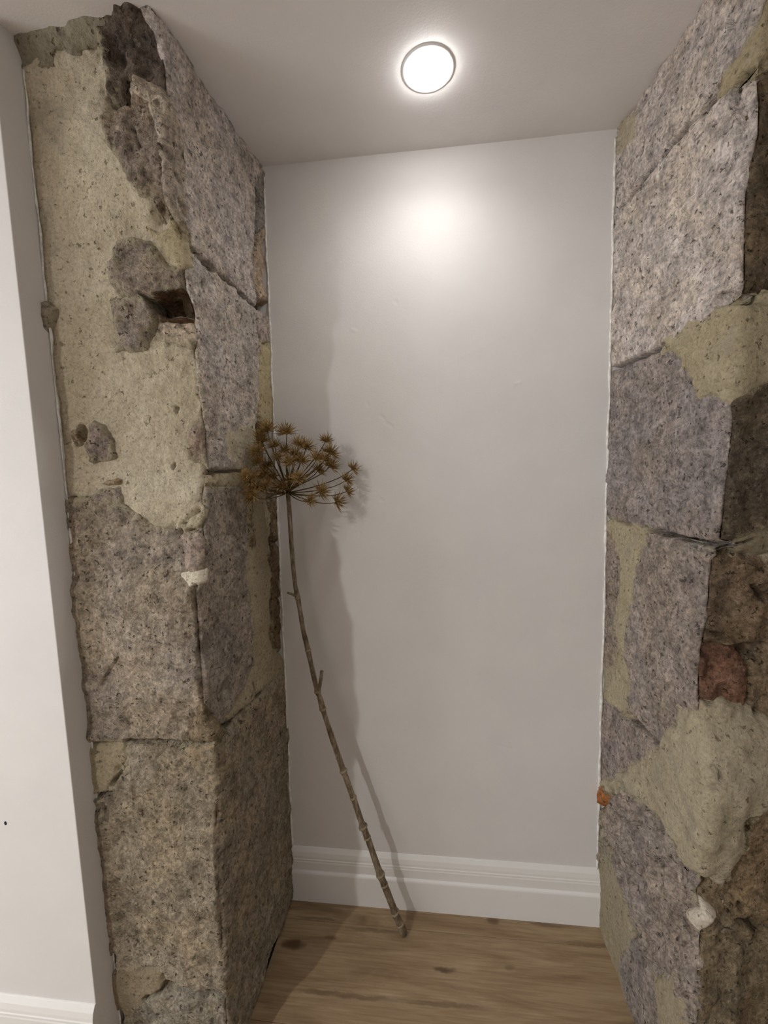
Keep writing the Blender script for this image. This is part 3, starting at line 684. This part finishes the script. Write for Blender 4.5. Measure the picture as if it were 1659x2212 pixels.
# ceiling with round openings for the downlights
def ceiling():
    bm = bmesh.new()
    outer = [bm.verts.new((x, y, H)) for x, y in ((XS - .1, -2.5), (1.9, -2.5), (1.9, 1.22), (XS - .1, 1.22))]
    for i in range(4): bm.edges.new((outer[i], outer[(i + 1) % 4]))
    for (cx, cy) in (LAMP, ROOM_LAMP):
        vs = [bm.verts.new((cx + .046 * math.cos(a), cy + .046 * math.sin(a), H)) for a in np.linspace(0, 2 * math.pi, 48, endpoint=False)]
        for i in range(48): bm.edges.new((vs[i], vs[(i + 1) % 48]))
    bmesh.ops.triangle_fill(bm, edges=bm.edges[:], use_beauty=True)
    r = bmesh.ops.extrude_face_region(bm, geom=bm.faces[:])
    for v in r['geom']:
        if isinstance(v, bmesh.types.BMVert): v.co.z += .1
    return tag(bm_obj('ceiling', bm, M_CEIL), 'flat white ceiling over the niche', 'ceiling', kind='structure')
ceiling()
# floor: subfloor, then oak boards laid parallel to the back wall
fl = shell('floor', (XS - .1, -2.5, -.05), (1.9, 1.22, -.012), M_DARK, 'oak-effect plank floor with soft grain and knots', 'floor')
def board(y0, y1, xa, xb):
    """xa, xb: x limits at (y0, y1)"""
    g = .0004
    bm = bmesh.new()
    prism_bm(bm, [(xa[0], y0 + g), (xb[0], y0 + g), (xb[1], y1 - g), (xa[1], y1 - g)], -.012, 0.0)
    return bm_obj('plank', bm, M_WOOD, fl, bevel=.0006)
def xl_(y): return float(SW.rev(np.float64(YB - y), np.float64(0))[0]) + .001
def xr_(y): return float(SR.rev(np.float64(YB - y), np.float64(0))[0]) + .03
board(1.10, 1.172, (xl_(1.10), xl_(1.172)), (xr_(1.10), xr_(1.172)))
board(.862, 1.10, (xl_(.862), xl_(1.10)), (xr_(.862), xr_(1.10)))
y = .862; r = 0
while y > -2.35:
    y0 = y - .238; x = XS + (.37 * r) % 1.2 - 1.2
    while x < 1.8:
        a, b = max(x, XS), min(x + 1.2, 1.8)
        if b - a > .02: board(y0, y, (a + .0004, a + .0004), (b - .0004, b - .0004))
        x += 1.2
    y = y0; r += 1
# skirting boards
SK = [(0, .172), (.003, .1715), (.0095, .159), (.012, .147), (.0125, .140), (.0140, .138), (.0140, .133), (.0150, .130), (.0150, .104), (.0195, .0995), (.0208, .0955), (.021, .090), (.021, 0), (0, 0)]
def skirting(name, x0, x1, y, label):
    V = [(x, y - t, z) for x in (x0, x1) for t, z in SK]; n = len(SK)
    F = [(i, (i + 1) % n, n + (i + 1) % n, n + i) for i in range(n)] + [tuple(range(n))[::-1], tuple(range(n, 2 * n))]
    me = mesh_np(name, V, F, smooth=False)
    o = link(name, me, M_SKIRT)
    m = o.modifiers.new('bevel', 'BEVEL'); m.width = .0007; m.segments = 2; m.limit_method = 'ANGLE'; m.angle_limit = math.radians(20)
    return tag(o, label, 'skirting board', kind='structure')
skirting('baseboard_back', xl_(1.16) + .003, xr_(1.16) - .03, YB + .0005, 'white moulded skirting board along the back wall of the niche')
skirting('baseboard_left', XS, XW, YW + .0005, 'white moulded skirting board under the white wall at left')
# ragged caulk and paint beads where plaster meets stone
def bead(name, pts, r, seed, label):
    rnd = np.random.default_rng(seed); path, rad = [], []
    for (p, q) in zip(pts[:-1], pts[1:]):
        n = max(2, int(np.linalg.norm(np.array(q) - p) / .008))
        for t in np.linspace(0, 1, n, endpoint=False): path.append(np.array(p) + (np.array(q) - p) * t)
    path = np.array(path + [np.array(pts[-1])])
    j = vnoise(path, 16, seed) * .0022 + vnoise(path, 60, seed) * .0012
    path[:, 0] += j
    rad = r * (1 + .5 * vnoise(path, 40, seed + 4.) + .3 * vnoise(path, 120, seed + 7.))
    V, F = tube(path, np.clip(rad, r * .25, None), 8)
    return tag(link(name, mesh_np(name, V, F), M_CAULK), label, 'trim', kind='structure')
def xC(W_, z, off=0): return W_.cb + (W_.ct - W_.cb) * z / H + off
bead('trim_1', [(xC(SW, z) + .007, YB - .001, z) for z in (.17, .7, 1.2, 1.7, H)], 0.003, 3, 'ragged white caulk bead between left stone and back wall')
bead('trim_2', [(xC(SR, z) - .007, YB - .001, z) for z in (.0, .7, 1.2, 1.7, H - .02)], 0.003, 5, 'ragged white caulk bead between right stone and back wall')
bead('trim_3', [(-.7500, .7955, z) for z in (0, .7, 1.4, H - .05)], 0.0020, 9, 'ragged paint bead between white wall and left stone')

# ------------------------------------------------------------------ downlights
def downlight(x, y, label, watt, cone=None):
    root = bpy.data.objects.new('recessed_downlight', None); COL.objects.link(root)
    root.location = (x, y, H); root.empty_display_size = .05
    tag(root, label, 'ceiling light')
    V, F = lathe([(.042, .030), (.0415, .004), (.0425, -.0004), (.0445, -.0016), (.049, -.0022), (.053, -.0016), (.0545, .0)], 72)
    link('trim_ring', mesh_np('trim_ring', V, F), M_RING, root)
    V, F = lathe([(.0415, .003), (.0408, -.006), (.038, -.010), (.031, -.0125), (.016, -.014), (.0002, -.0145)], 48)
    link('lens', mesh_np('lens', V, F), M_LENS, root)
    if cone:
        ld = bpy.data.lights.new('downlight_beam', 'SPOT'); ld.spot_size = math.radians(cone); ld.spot_blend = LAMP_BLEND; ld.shadow_soft_size = .03
    else:
        ld = bpy.data.lights.new('downlight_beam', 'AREA'); ld.shape = 'DISK'; ld.size = .07
    ld.energy = watt; ld.color = (1, .98, .955)
    lo = bpy.data.objects.new('downlight_beam', ld); COL.objects.link(lo)
    lo.parent = root; lo.location = (0, 0, -.018)
    return root
downlight(*LAMP, 'round white glowing downlight in the ceiling of the niche', LAMP_W, LAMP_CONE)
downlight(*ROOM_LAMP, 'round white downlight in the room ceiling behind the camera', ROOM_W)

# ------------------------------------------------------------------ dried umbel leaning in the corner
def flower():
    root = bpy.data.objects.new('dried_flower_stalk', None); COL.objects.link(root)
    foot = on_z(873, 2016, .006)
    root.location = (foot[0], foot[1], 0); root.empty_display_size = .05
    tag(root, 'tall dried umbel stalk with spiky brown seed heads leaning in the corner', 'dried flower')
    base = np.array(root.location)
    hub_y = 1.110
    px = [(622, 1064, 4.6), (625, 1100, 4.8), (628, 1150, 4.9), (633, 1220, 4.6), (638, 1268, 4.6), (643, 1290, 6.0), (647, 1312, 4.8), (655, 1362, 5.0), (665, 1402, 6.0), (671, 1430, 5.2), (683, 1484, 5.6), (686, 1493, 7.2), (690, 1504, 5.4), (697, 1530, 7.0), (700, 1540, 5.4),
          (715, 1587, 5.8), (740, 1660, 6.0), (742, 1666, 7.4), (745, 1673, 6.0), (761, 1718, 6.2), (763, 1723, 6.9), (765, 1728, 6.2), (781, 1777, 6.5), (784, 1785, 9.0), (788, 1794, 6.6), (792, 1806, 7.2), (796, 1815, 6.6), (818, 1880, 7.2), (822, 1890, 8.8), (826, 1900, 7.2), (850, 1962, 7.6), (853, 1972, 8.8), (857, 1980, 7.4), (868, 2004, 8.2), (873, 2016, 7.8)]
    ys = [hub_y + (foot[1] - hub_y) * (i / 1) for i in [0]]
    path, rad = [], []
    for (x, yy, r) in px:
        t = (yy - 1064) / (2016 - 1064)
        Y = hub_y + (foot[1] - hub_y) * t
        p = on_y(x, yy, Y); path.append(p); rad.append(r * (p - CAM) @ CF / FPX)
    # resample for gentle irregularity
    pts = np.array(path); L = np.r_[0, np.cumsum(np.linalg.norm(np.diff(pts, axis=0), axis=1))]
    s = np.unique(np.r_[np.linspace(0, L[-1], 220), L])
    pts2 = np.stack([np.interp(s, L, pts[:, k]) for k in range(3)], 1)
    r2 = np.interp(s, L, rad)
    ker = np.ones(5) / 5
    for k in range(3): pts2[2:-2, k] = np.convolve(pts2[:, k], ker, 'valid')
    r2 = r2 * (1 + .06 * vnoise(pts2, 60))
    V, F = tube(pts2 - base, r2, 12)
    link('stem', mesh_np('stem', V, F), M_STEM, root)
    def at(x, yy):
        t = (yy - 1064) / (2016 - 1064)
        return on_y(x, yy, hub_y + (foot[1] - hub_y) * t)
    # rings at the nodes
    for (x, yy, r) in ((686, 1493, 7.4), (697, 1530, 7.2), (742, 1666, 7.6), (763, 1723, 7.0), (784, 1785, 9.0), (794, 1810, 7.4), (822, 1890, 8.8), (830, 1910, 7.6), (853, 1972, 8.8), (864, 1994, 8.6), (643, 1290, 6.2), (665, 1404, 6.2)):
        a = at(x, yy); i = np.argmin(np.linalg.norm(pts2 - a, axis=1)); i = min(max(i, 2), len(pts2) - 3)
        tdir = pts2[i + 1] - pts2[i - 1]; tdir /= np.linalg.norm(tdir)
        rr = r2[i]; off = [-.004, -.0025, 0, .0025, .004]
        V, F = tube([pts2[i] + tdir * o_ - base for o_ in off], [rr * .9, rr * 1.07, rr * 1.16, rr * 1.07, rr * .9], 12)
        link('stem_node', mesh_np('stem_node', V, F), M_NODE, root)
    # cut side twigs
    for twig in ([(644, 1292, 4.5, 0), (640, 1286, 3.6, -.004), (633, 1281, 2.8, -.010), (624, 1277, 2.6, -.014)],
                 [(687, 1492, 5, 0), (691, 1482, 4.6, -.006), (694, 1470, 4.2, -.010), (696, 1458, 4.0, -.013), (698, 1444, 4.2, -.016)]):
        pp = [at(x, yy) + np.array([0, dy, 0]) for x, yy, r, dy in twig]
        V, F = tube([p - base for p in pp], [r * 1.1 / FPX for _, _, r, _ in twig], 9)
        link('twig', mesh_np('twig', V, F), M_STEM, root)
    # spiky seed heads (a few shapes shared by all rays)
    def head_mesh(seed):
        rnd = random.Random(seed); V, F = [], []
        n = 60
        for i in range(n):
            ct = 1 - (i + .5) / n * 1.42           # from the pole down past the equator
            th = i * 2.399963 + rnd.uniform(-.25, .25)
            ct = max(-.6, min(1, ct + rnd.uniform(-.08, .08))); stn = math.sqrt(max(0, 1 - ct * ct))
            d = Vector((stn * math.cos(th), stn * math.sin(th), ct))
            ln = rnd.uniform(.72, 1.15)
            p0 = d * .12; p1 = d * ln * .6 + Vector((0, 0, .03)); p2 = d * ln + Vector((rnd.uniform(-.08, .08), rnd.uniform(-.08, .08), .10 + rnd.uniform(0, .1)))
            v, f = tube([p0, p1, p2], [.040, .036, .006], 3, cap=False)
            b = len(V); V += v; F += [tuple(b + k for k in q) for q in f]
        for j in range(5):                          # knobbly core
            for k in range(8):
                a = math.pi * j / 4; th = 2 * math.pi * k / 8
                V.append(Vector((.2 * math.sin(a) * math.cos(th), .2 * math.sin(a) * math.sin(th), .2 * math.cos(a))))
        b = len(V) - 40
        for j in range(4):
            for k in range(8):
                k2 = (k + 1) % 8
                F.append((b + j * 8 + k, b + j * 8 + k2, b + j * 8 + 8 + k2, b + j * 8 + 8 + k))
        me = mesh_np('seed_head', V, F, smooth=False)
        me.materials.append(M_HEAD); return me
    heads_me = [head_mesh(k) for k in range(5)]
    HD = [(425, 270, 100), (655, 300, 105), (370, 400, 90), (515, 460, 80), (310, 530, 100), (640, 520, 80), (800, 440, 90), (890, 480, 95), (1125, 400, 80), (1180, 540, 100), (690, 660, 100), (830, 640, 100), (1020, 610, 90), (1180, 700, 100), (1040, 750, 80),
          (310, 650, 80), (430, 700, 90), (1450, 735, 75), (1370, 870, 85), (1385, 1000, 75), (225, 870, 110), (410, 940, 90), (590, 950, 90), (800, 850, 100), (1070, 1000, 100), (245, 1050, 110), (935, 1110, 80), (1260, 1130, 95), (380, 810, 90), (700, 880, 90), (170, 810, 75), (300, 960, 80),
          (1120, 620, 80), (500, 830, 75), (750, 560, 80), (560, 600, 75), (330, 330, 70)]
    rnd = random.Random(11)
    hub = np.array(path[0])
    for i, (X, Y_, R_) in enumerate(HD):
        x, yy = 500 + X / 5.53, 880 + Y_ / 5.53
        Y = 1.02 + (1.125 - 1.02) * min(1, max(0, (x - 560) / 200)) + rnd.uniform(-.035, .03)
        Y = min(Y, YB - .035)
        p = on_y(x, yy, Y)
        for _ in range(40):
            if p[0] < float(SW.rev(np.float64(YB - p[1]), np.float64(p[2]))[0]) + .040:
                Y -= .008; p = on_y(x, yy, Y)
        rad_ = R_ / 5.53 / FPX * ((p - CAM) @ CF)
        dirv = Vector(p - hub); ln = dirv.length; dn = dirv.normalized()
        up = (dn + Vector((0, 0, .45))).normalized()
        end = Vector(p) - up * rad_ * .25
        # ray: leaves the hub, sags a little, turns up into the head
        c1 = Vector(hub) + dn * ln * .35 + Vector((0, 0, -.012 if dn.z < .35 else .006))
        c2 = end - up * ln * .25
        pts = []
        for t in np.linspace(0, 1, 9):
            pts.append((1 - t) ** 3 * Vector(hub) + 3 * (1 - t) ** 2 * t * c1 + 3 * (1 - t) * t * t * c2 + t ** 3 * end)
        V, F = tube([q - Vector(base) for q in pts], list(np.linspace(.0017, .0011, 9)), 6)
        ry = link('ray', mesh_np('ray', V, F), M_RAY, root)
        me = heads_me[i % 5]
        h_ = bpy.data.objects.new('seed_head', me); COL.objects.link(h_); h_.parent = ry
        q = up.to_track_quat('Z', 'Y')
        h_.location = Vector(p) - Vector(base); h_.rotation_mode = 'QUATERNION'; h_.rotation_quaternion = q
        h_.scale = (rad_ * 1.42, rad_ * 1.42, rad_ * 1.32)
flower()
